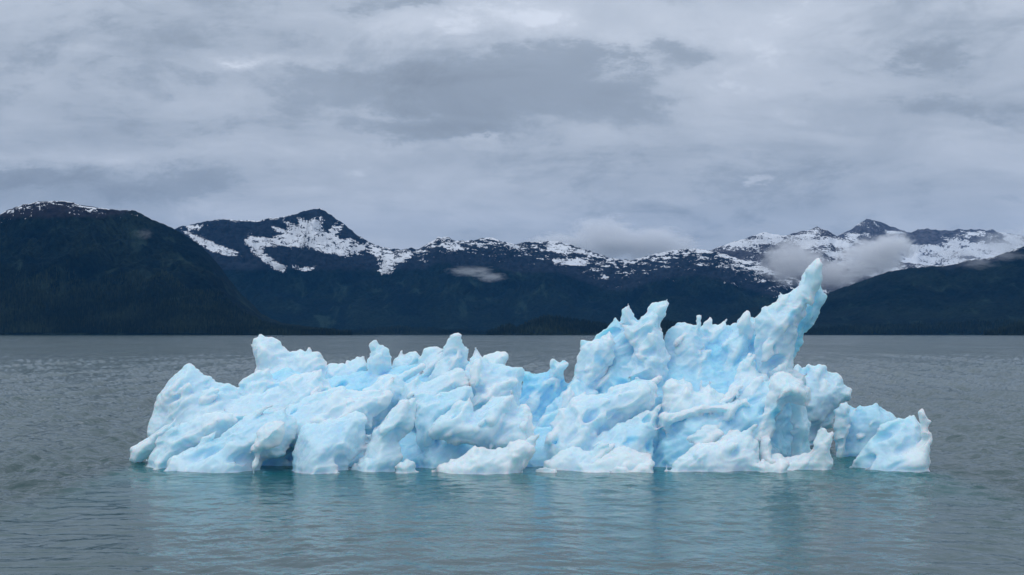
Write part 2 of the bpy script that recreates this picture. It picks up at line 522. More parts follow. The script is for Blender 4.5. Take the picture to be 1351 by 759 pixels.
SNOW_MAIN = [(423, 285), (426, 293), (421, 300), (432, 307), (448, 297), (452, 299), (442, 311), (465, 316), (479, 332), (451, 338), (426, 331),
             (401, 325), (377, 325), (359, 324), (345, 326), (350, 337), (362, 345), (377, 352), (378, 360), (366, 357), (352, 348), (340, 338), (328, 330), (325, 318), (330, 311), (355, 315),
             (373, 311), (359, 300), (384, 305), (377, 293), (398, 299), (394, 288), (408, 294)]
SNOW_STRIPS = [[(243, 306), (262, 312), (285, 322), (310, 332), (318, 336), (300, 337), (280, 331), (258, 320)],
               [(385, 354), (400, 352), (417, 352), (415, 357), (398, 358)],
               [(487, 331), (508, 335), (528, 335), (547, 333), (540, 342), (522, 352), (512, 358), (503, 364), (499, 354), (500, 345), (494, 338)],
               [(455, 322), (480, 321), (505, 330), (520, 334), (500, 335), (475, 330)],
               [(245, 300), (258, 296), (270, 297), (262, 303), (250, 304)],
               [(580, 318), (600, 320), (612, 330), (590, 330)], [(720, 322), (745, 322), (770, 333), (748, 335), (725, 331)],
               [(730, 343), (760, 340), (778, 345), (760, 350), (735, 350)], [(795, 362), (804, 366), (800, 369), (792, 366)]]


def snow_mid(X, Y, z, PP, py, rd, rd2, gz):
    top = interp_line(B_LINE, PP)
    q = 5.0 * fbm(X / 90, Y / 300, z / 30, 4, 310, 0.6)
    d_ = poly_sdf(PP + q, py + q * 0.6, SNOW_MAIN)
    s = np.clip(0.52 - d_ / 7.0, -0.5, 0.72)
    for P in SNOW_STRIPS:
        s = np.maximum(s, np.clip(0.52 - poly_sdf(PP + q, py + q * 0.6, P) / 5.0, -0.5, 0.70))
    s = s + 0.50 * streaks(X, Y, z, 333, 70, 18)
    belt = interp_line([(0, 18), (420, 2), (470, 6), (540, 12), (560, 22), (700, 30), (800, 34), (850, 26), (1000, 26), (1100, 20)], PP)
    gen = 0.50 - (py - top) / belt * 0.55 + 0.55 * streaks(X, Y, z, 301)
    gen = gen + 0.12 * sstep(PP, 820, 900)
    gen = np.where(PP < 480, gen - 0.25, gen)
    s = np.maximum(s, np.clip(gen, -1, 0.8))
    alp = sstep(py, top + belt + 24, top + belt - 4)
    alp = np.where(PP < 560, sstep(py, 372, 340), alp)
    return s, alp


def snow_high(X, Y, z, PP, py, rd, rd2, gz):
    top = interp_line(D_LINE, PP)
    s = 0.72 - (py - top) / 62 * 0.5 + 0.62 * streaks(X, Y, z, 401, 260, 70) - 0.30 * sstep(py, top + 9, top)
    dark = np.clip(0.5 - poly_sdf(PP, py, [(945, 335), (975, 325), (1000, 335), (1045, 318), (1060, 322), (1020, 350), (960, 345)]) / 10, 0, 1)
    return s - 0.5 * dark, np.ones_like(z)


def snow_far(X, Y, z, PP, py, rd, rd2, gz):
    top = interp_line(E_LINE, PP)
    s = 0.55 + 0.75 * streaks(X, Y, z, 501, 220, 60) + 0.22 * sstep(py, 312, 325) - 0.30 * sstep(py, top + 11, top)
    for P, a in [([(1140, 292), (1165, 295), (1180, 320), (1150, 325), (1128, 315)], -.3), ([(1195, 306), (1225, 300), (1262, 305), (1250, 322), (1200, 325)], -.55)]:
        s = s + a * np.clip(0.6 - poly_sdf(PP, py, P) / 8, 0, 1)
    return s, np.ones_like(z)


def snow_right(X, Y, z, PP, py, rd, rd2, gz):
    top = interp_line(F_LINE, PP)
    s = 0.05 - (py - top) / 10.0 + 0.5 * streaks(X, Y, z, 601, 90, 30) + 0.35 * sstep(PP, 1200, 1300)
    return s - 0.5 * (1 - sstep(PP, 1150, 1200)), sstep(py, top + 14, top) * sstep(PP, 1180, 1290)


def snow_none(X, Y, z, PP, py, rd, rd2, gz):
    return np.full_like(z, -1.5), np.zeros_like(z)


A_LINE = [(-1000, 441), (-880, 415), (-700, 370), (-500, 330), (-300, 300), (-150, 275), (-60, 286), (0, 283), (10, 277), (25, 272), (50, 266), (85, 265), (110, 271), (150, 277), (178, 278), (190, 284),
          (200, 290), (215, 295), (235, 305), (262, 322), (285, 345), (300, 365), (318, 388), (335, 403), (345, 414), (357, 420), (372, 426), (395, 429),
          (420, 432), (440, 436), (455, 440.5), (470, 442)]
B_LINE = [(100, 335), (200, 310), (240, 299), (262, 294), (290, 290), (310, 291), (345, 293), (352, 290), (372, 288), (390, 282), (408, 277), (422, 275),
          (437, 284), (450, 293), (470, 309), (490, 321), (505, 326), (530, 330), (543, 327), (552, 330), (565, 321), (578, 313), (590, 313), (600, 318), (625, 317),
          (645, 313), (665, 319), (680, 322), (700, 320), (715, 319), (735, 318), (750, 323), (775, 330), (800, 339), (820, 343), (840, 342), (860, 336),
          (890, 330), (920, 328), (945, 332), (962, 338), (985, 345), (1010, 353), (1050, 368), (1100, 385), (1160, 400)]
D_LINE = [(860, 360), (905, 342), (930, 334), (950, 325), (975, 317), (1000, 309), (1008, 306), (1014, 308), (1035, 311), (1055, 306), (1070, 303), (1078, 299),
          (1090, 304), (1105, 312), (1125, 318), (1150, 328), (1180, 345), (1230, 350), (1300, 352)]
E_LINE = [(1030, 340), (1080, 322), (1100, 314), (1115, 306), (1125, 302), (1133, 295), (1143, 289), (1155, 291), (1170, 296), (1185, 302), (1195, 306),
          (1200, 307), (1222, 301), (1240, 304), (1255, 304), (1270, 303), (1290, 303), (1310, 304), (1325, 307), (1351, 312), (1400, 300), (1500, 320), (1600, 335), (1750, 370), (1850, 400)]
F_LINE = [(860, 441), (900, 438), (930, 431), (960, 420), (985, 408), (1010, 402), (1040, 398), (1060, 395), (1090, 388), (1110, 380), (1140, 370), (1170, 359),
          (1200, 354), (1225, 352), (1255, 350), (1280, 343), (1310, 340), (1330, 332), (1351, 325), (1400, 312), (1480, 326), (1600, 318), (1720, 340), (1850, 362), (2000, 400), (2150, 430), (2220, 441)]
G_LINE = [(640, 441), (652, 438), (663, 432), (672, 430), (682, 434), (692, 428), (705, 422), (720, 418), (735, 420), (750, 423), (768, 424), (785, 427),
          (805, 430), (830, 430), (850, 427), (875, 424), (900, 428), (925, 432), (960, 438), (975, 441)]
H_LINE = [(1296, 442), (1308, 440), (1318, 436), (1330, 432), (1351, 428), (1380, 424), (1420, 430), (1480, 436), (1500, 441)]
I_LINE = [(420, 441), (440, 438), (470, 437), (500, 434), (530, 432), (560, 434), (590, 437), (607, 437), (640, 438), (660, 441)]


def build_land():
    mats = {
        'left': terrain_material('left_mountain_ground', FOREST, (0.034, 0.032, 0.040, 1), (0.015, 0.025, 0.020, 1)),
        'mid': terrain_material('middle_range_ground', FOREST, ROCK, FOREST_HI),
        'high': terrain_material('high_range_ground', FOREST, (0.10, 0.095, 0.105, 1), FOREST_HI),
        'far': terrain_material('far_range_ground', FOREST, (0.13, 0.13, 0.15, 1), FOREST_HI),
        'shore': terrain_material('shore_ground', (0.010, 0.018, 0.016, 1), ROCK, (0.020, 0.030, 0.020, 1)),
    }
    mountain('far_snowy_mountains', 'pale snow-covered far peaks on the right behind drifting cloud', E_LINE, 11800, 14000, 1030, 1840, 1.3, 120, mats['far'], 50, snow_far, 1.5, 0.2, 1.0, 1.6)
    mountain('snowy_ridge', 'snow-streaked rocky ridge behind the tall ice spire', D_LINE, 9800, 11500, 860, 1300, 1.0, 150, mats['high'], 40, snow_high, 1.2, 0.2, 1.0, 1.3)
    fB = mountain('middle_mountains', 'dark blue forested range with snowfields under its crest', B_LINE, 7600, 9300, 110, 1160, 1.05, 190, mats['mid'], 30, snow_mid, 1.6, 0.24, 1.0)
    fF = mountain('right_mountain', 'dark forested mountain sloping up to the right edge', F_LINE, 5600, 7200, 860, 2220, 1.6, 120, mats['mid'], 60, snow_right, 1.0, 0.22, 1.05)
    fA = mountain('left_mountain', 'dark forested mountain on the left with thin snow on top', A_LINE, 4300, 5700, -1000, 470, 1.25, 170, mats['left'], 20, snow_left, 1.0, 0.26, 1.05, 0.8)
    fI = mountain('middle_foothills', 'low forested foothills at the foot of the middle range', I_LINE, 6300, 7000, 420, 660, 2.0, 24, mats['shore'], 82, snow_none, 0.6, 0.15, 0.8, .5)
    fG = mountain('low_island', 'low dark forested hill on the shore behind the berg', G_LINE, 4700, 5200, 640, 975, 2.0, 34, mats['shore'], 70, snow_none, 0.8, 0.15, 0.8, .5)
    fH = mountain('right_headland', 'dark tree-covered headland at the right edge', H_LINE, 4200, 4600, 1296, 1500, 2.0, 30, mats['shore'], 75, snow_none, 0.8, 0.15, 0.8, .5)

    # conifers: slim jagged cones, too many and too far to count
    m, g, out = material('conifer_foliage')
    rnd = g.n('ShaderNodeAttribute', attribute_name='tone').outputs['Fac']
    col = g.mix(rnd, (0.009, 0.016, 0.014, 1), (0.040, 0.055, 0.033, 1))
    p = g.n('ShaderNodeBsdfPrincipled', ins={'Base Color': col, 'Roughness': 0.95, 'Specular IOR Level': 0.05})
    g.nt.links.new(p.outputs[0], out.inputs[0])
    rs = np.random.RandomState(11)

    def forest(name, label, fn, px0, px1, t0, t1, n, hmin, hmax, bias=1.0):
        qx = rs.uniform(px0, px1, n)
        qt = t0 + (t1 - t0) * rs.uniform(0, 1, n) ** bias
        x, y, z = fn(qx, qt)
        x = x + rs.normal(0, 3, n)
        keep = z > -0.5
        x, y, z = x[keep], y[keep], z[keep]
        n = len(x)
        hh = rs.uniform(hmin, hmax, n) * (0.75 + 0.35 * perlin(x / 120, y / 120, 0 * x, 5))
        rad = hh * rs.uniform(0.13, 0.2, n)
        tone = np.clip(rs.normal(0.25, 0.2, n) + 0.5 * perlin(x / 200, y / 200, 0 * x, 8), 0, 1)
        a = np.arange(5) / 5 * 2 * math.pi
        V, Fc, Tn = [], [], []
        per = 0
        tiers = [(0.05, 1.0, 0.55), (0.38, 0.68, 1.0)]
        for (zb, rr, zt) in tiers:
            ring = np.stack([x[:, None] + rad[:, None] * rr * np.cos(a)[None] * rs.uniform(.7, 1.25, (n, 5)),
                             y[:, None] + rad[:, None] * rr * np.sin(a)[None],
                             (z + hh * zb)[:, None] + 0 * a[None] + rs.uniform(-.04, .04, (n, 5)) * hh[:, None]], -1)
            tip = np.stack([x + rs.normal(0, .3, n), y, z + hh * zt], -1)[:, None]
            V.append(np.concatenate([ring, tip], 1))
            for i in range(5):
                Fc.append([per + i, per + (i + 1) % 5, per + 5])
            per += 6
        # trunk
        tr = np.stack([x[:, None] + rad[:, None] * 0.12 * np.cos(a[:3])[None], y[:, None] + rad[:, None] * 0.12 * np.sin(a[:3])[None], (z - 1.0)[:, None] + 0 * a[None, :3]], -1)
        tp = np.stack([x, y, z + hh * 0.5], -1)[:, None]
        V.append(np.concatenate([tr, tp], 1))
        for i in range(3):
            Fc.append([per + i, per + (i + 1) % 3, per + 3])
        per += 4
        V = np.concatenate(V, 1).reshape(-1, 3)
        Fc = (np.array(Fc)[None] + (np.arange(n) * per)[:, None, None]).reshape(-1, 3)
        mesh_from(name, V, Fc, m, {'tone': np.repeat(tone, per)}, smooth=False, kind='stuff', label=label)

    forest('forest', 'dense dark conifer forest along the foot of the left mountain', fA, -60, 462, 0.01, 0.45, 26000, 13, 27, 1.6)
    forest('forest', 'dark conifers covering the low hill behind the berg', fG, 642, 972, 0.02, 1.0, 5200, 12, 24)
    forest('forest', 'dark conifers on the headland at the right edge', fH, 1298, 1420, 0.02, 1.0, 1600, 14, 26)
    forest('forest', 'conifers on the low foothills of the middle range', fI, 422, 658, 0.02, 1.0, 3600, 12, 24)
    forest('forest', 'conifers along the shore of the right mountain', fF, 1060, 1370, 0.01, 0.14, 3200, 14, 26)


# ------------------------------------------------------------------ ice
def to_world(pts, Y, drop=0.0):
    """outline read off the photograph, laid out at its own distance; the foot goes on under water"""
    out = []
    ys_ = [q[1] for q in pts]
    mid, low = 0.5 * (min(ys_) + max(ys_)), max(ys_)
    for (a, b_) in pts:
        if drop and b_ > mid and low < 604:
            b_ += drop * (b_ - mid) / (low - mid)
        if b_ >= 604 and b_ > low - 8:
            b_ += 34
        out.append(((a - CX) / F * Y, H - (b_ - HY) / F * Y))
    return out


def surface_nets(f, org, h):
    s = f < 0
    nx, ny, nz = f.shape
    c = np.zeros((nx - 1, ny - 1, nz - 1), np.int8)
    for a in (0, 1):
        for b_ in (0, 1):
            for d_ in (0, 1):
                c += s[a:nx - 1 + a, b_:ny - 1 + b_, d_:nz - 1 + d_]
    act = np.argwhere((c > 0) & (c < 8))
    del c
    idx = np.full((nx - 1, ny - 1, nz - 1), -1, np.int32)
    i, j, k = act.T
    idx[i, j, k] = np.arange(len(act))
    acc = np.zeros((len(act), 3), np.float32)
    cnt = np.zeros(len(act), np.float32)
    cor = [(a, b_, d_) for a in (0, 1) for b_ in (0, 1) for d_ in (0, 1)]
    val = {q: f[i + q[0], j + q[1], k + q[2]] for q in cor}
    for q in cor:
        for ax in range(3):
            if q[ax]:
                continue
            r = list(q)
            r[ax] = 1
            a, b_ = val[q], val[tuple(r)]
            x = (a < 0) != (b_ < 0)
            t = np.where(x, a / np.where(a == b_, 1, a - b_), 0)
            p = np.array(q, np.float32)[None].repeat(len(act), 0)
            p[:, ax] += t
            acc += p * x[:, None]
            cnt += x
    V = (act + acc / np.maximum(cnt, 1)[:, None]) * h + np.array(org)
    quads = []
    for ax in range(3):
        sl0, sl1 = [slice(None)] * 3, [slice(None)] * 3
        sl0[ax], sl1[ax] = slice(0, -1), slice(1, None)
        a, b_ = s[tuple(sl0)], s[tuple(sl1)]
        e = np.argwhere(a != b_)
        o1, o2 = [q for q in range(3) if q != ax]
        ok = (e[:, o1] > 0) & (e[:, o2] > 0) & (e[:, o1] < f.shape[o1] - 1) & (e[:, o2] < f.shape[o2] - 1)
        e = e[ok]
        flip = s[e[:, 0], e[:, 1], e[:, 2]]

        def cell(d1, d2):
            q = e.copy()
            q[:, o1] -= d1
            q[:, o2] -= d2
            return idx[q[:, 0], q[:, 1], q[:, 2]]
        Q = np.stack([cell(1, 1), cell(0, 1), cell(0, 0), cell(1, 0)], 1)
        if ax == 1:
            flip = ~flip
        Q[~flip] = Q[~flip][:, ::-1]
        quads.append(Q)
    return V, np.concatenate(quads), act


def vnormals(V, Q):
    n = np.cross(V[Q[:, 2]] - V[Q[:, 0]], V[Q[:, 3]] - V[Q[:, 1]])
    N = np.zeros_like(V)
    for k in range(4):
        for c in range(3):
            N[:, c] += np.bincount(Q[:, k], n[:, c], len(V))
    return N / np.maximum(1e-9, np.linalg.norm(N, axis=1))[:, None]


def vsmooth(V, Q, a, it):
    V = V.copy()
    for _ in range(it):
        A = np.zeros_like(V)
        C = np.zeros(len(V))
        for k in range(4):
            i, j = Q[:, k], Q[:, (k + 1) % 4]
            C += np.bincount(i, minlength=len(V))
            for c in range(3):
                A[:, c] += np.bincount(i, V[j, c], len(V))
        V += a * (A / np.maximum(C, 1)[:, None] - V)
    return V


def carve(name, label, cat, pieces, mat, vox, seed, zmin=-0.65, flow=1.0, holes=(), details=(), n_lobes=0, n_scoops=0):
    """pieces: (outline, distance, half thickness, backward lean, blue-ness)"""
    W = [to_world(p[0], p[1], 0.0 if len(p) > 5 else 9.0) for p in pieces]
    allp = np.concatenate([np.array(q) for q in W])
    ys = [(p[1] - p[2] - abs(p[3]) * 1.6, p[1] + p[2] + abs(p[3]) * 1.6) for p in pieces]
    x0, x1 = allp[:, 0].min() - .3, allp[:, 0].max() + .3
    z0, z1 = zmin, allp[:, 1].max() + .3
    y0, y1 = min(a for a, _ in ys) - .3, max(b_ for _, b_ in ys) + .3
    gx, gy, gz = np.arange(x0, x1, vox), np.arange(y0, y1, vox), np.arange(z0, z1, vox)
    Fd = np.full((len(gx), len(gy), len(gz)), 0.6, np.float32)
    Bl = np.zeros_like(Fd)
    gy32 = gy.astype(np.float32)
    kk = 0.06
    def slab(n_, p, P, kk, jag=0.05):
        _, Y, T, lean, blue = p[:5]
        lean = lean * 1.2 + 0.04
        P = np.array(P)
        pad = 0.3
        ia, ib = np.searchsorted(gx, P[:, 0].min() - pad), np.searchsorted(gx, P[:, 0].max() + pad)
        ka, kb = np.searchsorted(gz, P[:, 1].min() - pad), np.searchsorted(gz, P[:, 1].max() + pad)
        zc = 0.5 * (max(0, P[:, 1].min()) + P[:, 1].max())
        ya, yb = Y - T - pad - abs(lean) * 1.8, Y + T + pad + abs(lean) * 1.8
        ja, jb = np.searchsorted(gy, ya), np.searchsorted(gy, yb)
        XX, ZZ = np.meshgrid(gx[ia:ib], gz[ka:kb], indexing='ij')
        if XX.size == 0:
            return
        wx = 0.05 * fbm(XX * 2.6, ZZ * 2.6, 0 * XX + n_ * 3.7, 2, seed)
        wz = 0.05 * fbm(XX * 2.6 + 31, ZZ * 2.6, 0 * XX + n_ * 3.7, 2, seed)
        d2 = poly_sdf(XX + wx, ZZ + wz, P).astype(np.float32)
        d2 = d2 + jag * (ridged(XX * 4.5 + n_ * 5.1, ZZ * 4.5, 0 * XX, 2, seed + 30) - 0.6).astype(np.float32)
        r = T
        kc = min(0.25, T * 0.6)
        yc = (Y + lean * np.clip(ZZ - zc, -1.8, 1.8) + 0.16 * fbm(XX * 1.2, ZZ * 1.2, 0 * XX + n_, 2, seed + 20)).astype(np.float32)
        dy_ = np.abs(gy32[None, ja:jb, None] - yc[:, None, :])
        a = np.maximum(d2 + r, 0)[:, None, :]
        # rounded slab, front bulge flattened a little
        sd = np.sqrt(a * a + dy_ * dy_) - r
        kw = 0.85                                   # wedge: crests thin out to an edge
        we = (dy_ + kw * d2[:, None, :]) / math.sqrt(1 + kw * kw)
        we = np.where(d2[:, None, :] > 0, np.sqrt(dy_ * dy_ + d2[:, None, :] ** 2), we)
        cap = dy_ - r
        hw = np.clip(0.5 - 0.5 * (we - cap) / kc, 0, 1)
        we = we * (1 - hw) + cap * hw + kc * hw * (1 - hw)
        sd = 0.32 * sd + 0.68 * we
        sl_ = (slice(ia, ib), slice(ja, jb), slice(ka, kb))
        old = Fd[sl_]
        hh = np.clip(0.5 + 0.5 * (old - sd) / kk, 0, 1)
        Fd[sl_] = old * (1 - hh) + sd * hh - kk * hh * (1 - hh)
        Bl[sl_] = Bl[sl_] * (1 - hh) + blue * hh
    for n_, (p, P) in enumerate(zip(pieces, W)):
        slab(n_, p, P, kk)
    # hollows melted into the ice: (px, py, distance, rx, ry, rz)
    for (hx, hy_, Y, rx, ry, rz, tilt) in holes:
        cxw, czw = (hx - CX) / F * Y, H - (hy_ - HY) / F * Y
        pad = 0.15
        R_ = max(rx, rz) + pad
        ia, ib = np.searchsorted(gx, cxw - R_), np.searchsorted(gx, cxw + R_)
        ka, kb = np.searchsorted(gz, czw - R_), np.searchsorted(gz, czw + R_)
        ja, jb = np.searchsorted(gy, Y - ry - pad), np.searchsorted(gy, Y + ry + pad)
        A, B_, C = np.meshgrid(gx[ia:ib] - cxw, gy[ja:jb] - Y, gz[ka:kb] - czw, indexing='ij')
        c_, s_ = math.cos(tilt), math.sin(tilt)
        A2, C2 = A * c_ + C * s_, -A * s_ + C * c_
        q = np.sqrt((A2 / rx) ** 2 + (B_ / ry) ** 2 + (C2 / rz) ** 2)
        sd = ((q - 1) * min(rx, ry, rz)).astype(np.float32)
        sl_ = (slice(ia, ib), slice(ja, jb), slice(ka, kb))
        old = Fd[sl_]
        k2 = 0.06
        hh = np.clip(0.5 - 0.5 * (old + sd) / k2, 0, 1)
        Fd[sl_] = old * (1 - hh) + (-sd) * hh + k2 * hh * (1 - hh)
        Bl[sl_] = np.maximum(Bl[sl_], np.clip(1.0 - (q - 1) * 1.5, 0, 1) * 0.9)  # hollows tinted blue, the light scattered inside them put into the colour
    # second-order forms: small leaning crests standing off the faces, and melted scoops with crisp rims
    rs = np.random.RandomState(seed + 55)
    P0 = pieces[0][0]
    allpx = np.concatenate([np.array(p[0], float) for p in pieces])
    pa, pb, qa, qb = allpx[:, 0].min(), allpx[:, 0].max(), allpx[:, 1].min(), allpx[:, 1].max()

    def first_hit(px, py):
        xs = np.clip(((px - CX) / F * gy - x0) / vox, 0, len(gx) - 1).astype(int)
        zs = np.clip((H - (py - HY) / F * gy - z0) / vox, 0, len(gz) - 1).astype(int)
        c = Fd[xs, np.arange(len(gy)), zs] < 0
        return gy[np.argmax(c)] if c.any() else None

    def blend(cxw, yc, czw, R_, ry, fn, add, bl_):
        ia, ib = np.searchsorted(gx, cxw - R_), np.searchsorted(gx, cxw + R_)
        ka, kb = np.searchsorted(gz, czw - R_), np.searchsorted(gz, czw + R_)
        ja, jb = np.searchsorted(gy, yc - ry), np.searchsorted(gy, yc + ry)
        if ib - ia < 2 or kb - ka < 2 or jb - ja < 2:
            return
        A, B_, C = np.meshgrid(gx[ia:ib] - cxw, gy[ja:jb] - yc, gz[ka:kb] - czw, indexing='ij')
        sd = fn(A, B_, C).astype(np.float32)
        sl_ = (slice(ia, ib), slice(ja, jb), slice(ka, kb))
        old = Fd[sl_]
        k2 = 0.05 if add else 0.028
        if add:
            hh = np.clip(0.5 + 0.5 * (old - sd) / k2, 0, 1)
            Fd[sl_] = old * (1 - hh) + sd * hh - k2 * hh * (1 - hh)
            Bl[sl_] = Bl[sl_] * (1 - hh) + bl_ * hh
        else:
            hh = np.clip(0.5 - 0.5 * (old + sd) / k2, 0, 1)
            Fd[sl_] = old * (1 - hh) + (-sd) * hh + k2 * hh * (1 - hh)
            Bl[sl_] = np.clip(Bl[sl_] + bl_ * hh, 0, 1)

    det = [(P, T, b_) for (P, T, b_) in details]
    for q in range(int(n_lobes)):           # small crests leaning the way the ice flows
        px, py = rs.uniform(pa, pb), rs.uniform(qa, 612)
        L, wd, tl = rs.uniform(10, 26), rs.uniform(0.22, 0.42), rs.uniform(0.45, 1.25)
        c_, s_ = math.cos(tl), math.sin(tl)
        P = []
        for (u_, v_) in [(-1, -.5), (-.5, -1.0), (.1, -.8), (.55, -.45), (1.0, .1), (.5, .45), (.1, .95), (-.5, 1.05), (-.95, .6)]:
            u_, v_ = (u_ + rs.normal(0, .08)) * L, (v_ + rs.normal(0, .12)) * L * wd
            P.append((px + u_ * c_ - v_ * s_, py - u_ * s_ - v_ * c_))
        det.append((P, rs.uniform(.12, .22), rs.uniform(.1, .3)))
    for n_, (P, T, b_) in enumerate(det):
        A = np.array(P)
        cx_, cy_ = A.mean(0)
        Yh = first_hit(cx_, cy_)
        hits = [first_hit(a, c) for a, c in P]
        hits = [h_ for h_ in hits if h_ is not None]
        if Yh is None or len(hits) < len(P) - (1 if n_ < len(details) else 0):
            continue
        Yc = min(Yh, float(np.median(hits)) + .15) + 0.30 * T
        pc = (P, Yc, T, 0.25, b_)
        slab(200 + n_, pc, np.array(to_world(P, Yc)), 0.035, 0.03)
    for q in range(int(n_scoops)):
        px, py = rs.uniform(pa, pb), rs.uniform(qa, 615)
        Yh = first_hit(px, py)
        if Yh is None:
            continue
        L = rs.uniform(0.22, 0.55)
        cxw, czw = (px - CX) / F * Yh, H - (py - HY) / F * Yh
        rx, rz, ry = L, L * rs.uniform(0.25, 0.45), L * rs.uniform(0.35, 0.5)
        tl = rs.uniform(0.1, 1.1)
        c_, s_ = math.cos(tl), math.sin(tl)

        def scoop(A, B_, C):
            al_, ac_ = A * c_ + C * s_, -A * s_ + C * c_
            qn = np.sqrt((al_ / rx) ** 2 + (B_ / ry) ** 2 + (ac_ / rz) ** 2)
            return (qn - 1) * min(rx, ry, rz)
        blend(cxw, Yh - ry * 0.72, czw, L + .1, ry + .1, scoop, False, .03)
    for ax in range(3):          # close the mesh at the borders
        s0 = [slice(None)] * 3
        for e in (0, -1):
            s0[ax] = e
            Fd[tuple(s0)] = np.maximum(Fd[tuple(s0)], 0.02)
    V, Q, act = surface_nets(Fd, (x0, y0, z0), vox)
    bl = Bl[act[:, 0], act[:, 1], act[:, 2]]
    del Fd, Bl
    # drop crumbs that hang in the air
    lab = np.arange(len(V))
    E = np.concatenate([Q[:, [0, 1]], Q[:, [1, 2]], Q[:, [2, 3]], Q[:, [3, 0]]])
    for _ in range(60):
        m_ = np.minimum(lab[E[:, 0]], lab[E[:, 1]])
        new = lab.copy()
        np.minimum.at(new, lab[E[:, 0]], m_)
        np.minimum.at(new, lab[E[:, 1]], m_)
        new = new[new]
        new = new[new]
        if (new == lab).all():
            break
        lab = new
    cnt_ = np.bincount(lab, minlength=len(V))
    keepv = cnt_[lab] > 2500
    Q = Q[keepv[Q[:, 0]]]
    ren = np.cumsum(keepv) - 1
    V, Q, bl = V[keepv], ren[Q], bl[keepv]
    V = vsmooth(V, Q, 0.5, 1)
    N = vnormals(vsmooth(V, Q, 0.6, 6), Q)
    x, y, z = V.T
    # flow-banded ribs rising to the right, scalloped hollows with sharp rims, small lumps
    wv = 0.35 * fbm(x * .9, y * .9, z * .9, 2, seed + 1)
    al = (x * 0.86 + z * 0.5)
    ac = (-x * 0.5 + z * 0.86)
    rib = ridged(al * 0.62 + wv, y * 1.1, ac * 1.7 + wv, 3, seed + 2, 0.5) - 0.62
    s1 = cells(al * 1.3 + wv * 1.5, y * 1.7, ac * 2.2 + wv, seed + 3) - 0.5
    s2 = cells(al * 3.6 + wv * 3, y * 4.2, ac * 4.6 - wv * 3, seed + 4) - 0.5
    lump = fbm(x * 1.6, y * 1.6, z * 1.6, 3, seed + 5, 0.45)
    calm = np.clip(0.5 + 0.9 * perlin(x * .6, y * .6, z * .6, seed + 6), 0, 1)
    dsp = flow * (0.13 * rib + 0.055 * s1) + 0.024 * s2 * calm + 0.012 * lump
    dsp = dsp - 0.05 * np.exp(-((z - 0.05) / 0.07) ** 2)      # wave-cut notch
    dsp = np.clip(dsp, -0.11, 0.08)
    V2 = V + N * dsp[:, None]
    # blue ice under the white crust, plus scattered light painted into hollows and crests
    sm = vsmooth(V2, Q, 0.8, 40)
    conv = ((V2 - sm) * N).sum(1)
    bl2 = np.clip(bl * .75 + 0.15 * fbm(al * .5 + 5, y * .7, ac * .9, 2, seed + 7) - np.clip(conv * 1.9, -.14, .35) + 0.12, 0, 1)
    o = mesh_from(name, V2, Q, mat, {'blue_ice_and_light': bl2}, label=label, category=cat)
    print(name, 'verts', len(V2), 'grid', Fd_shape(gx, gy, gz), 'time %.1f' % (time.time() - T0))
    return o


def Fd_shape(a, b_, c):
    return len(a), len(b_), len(c)


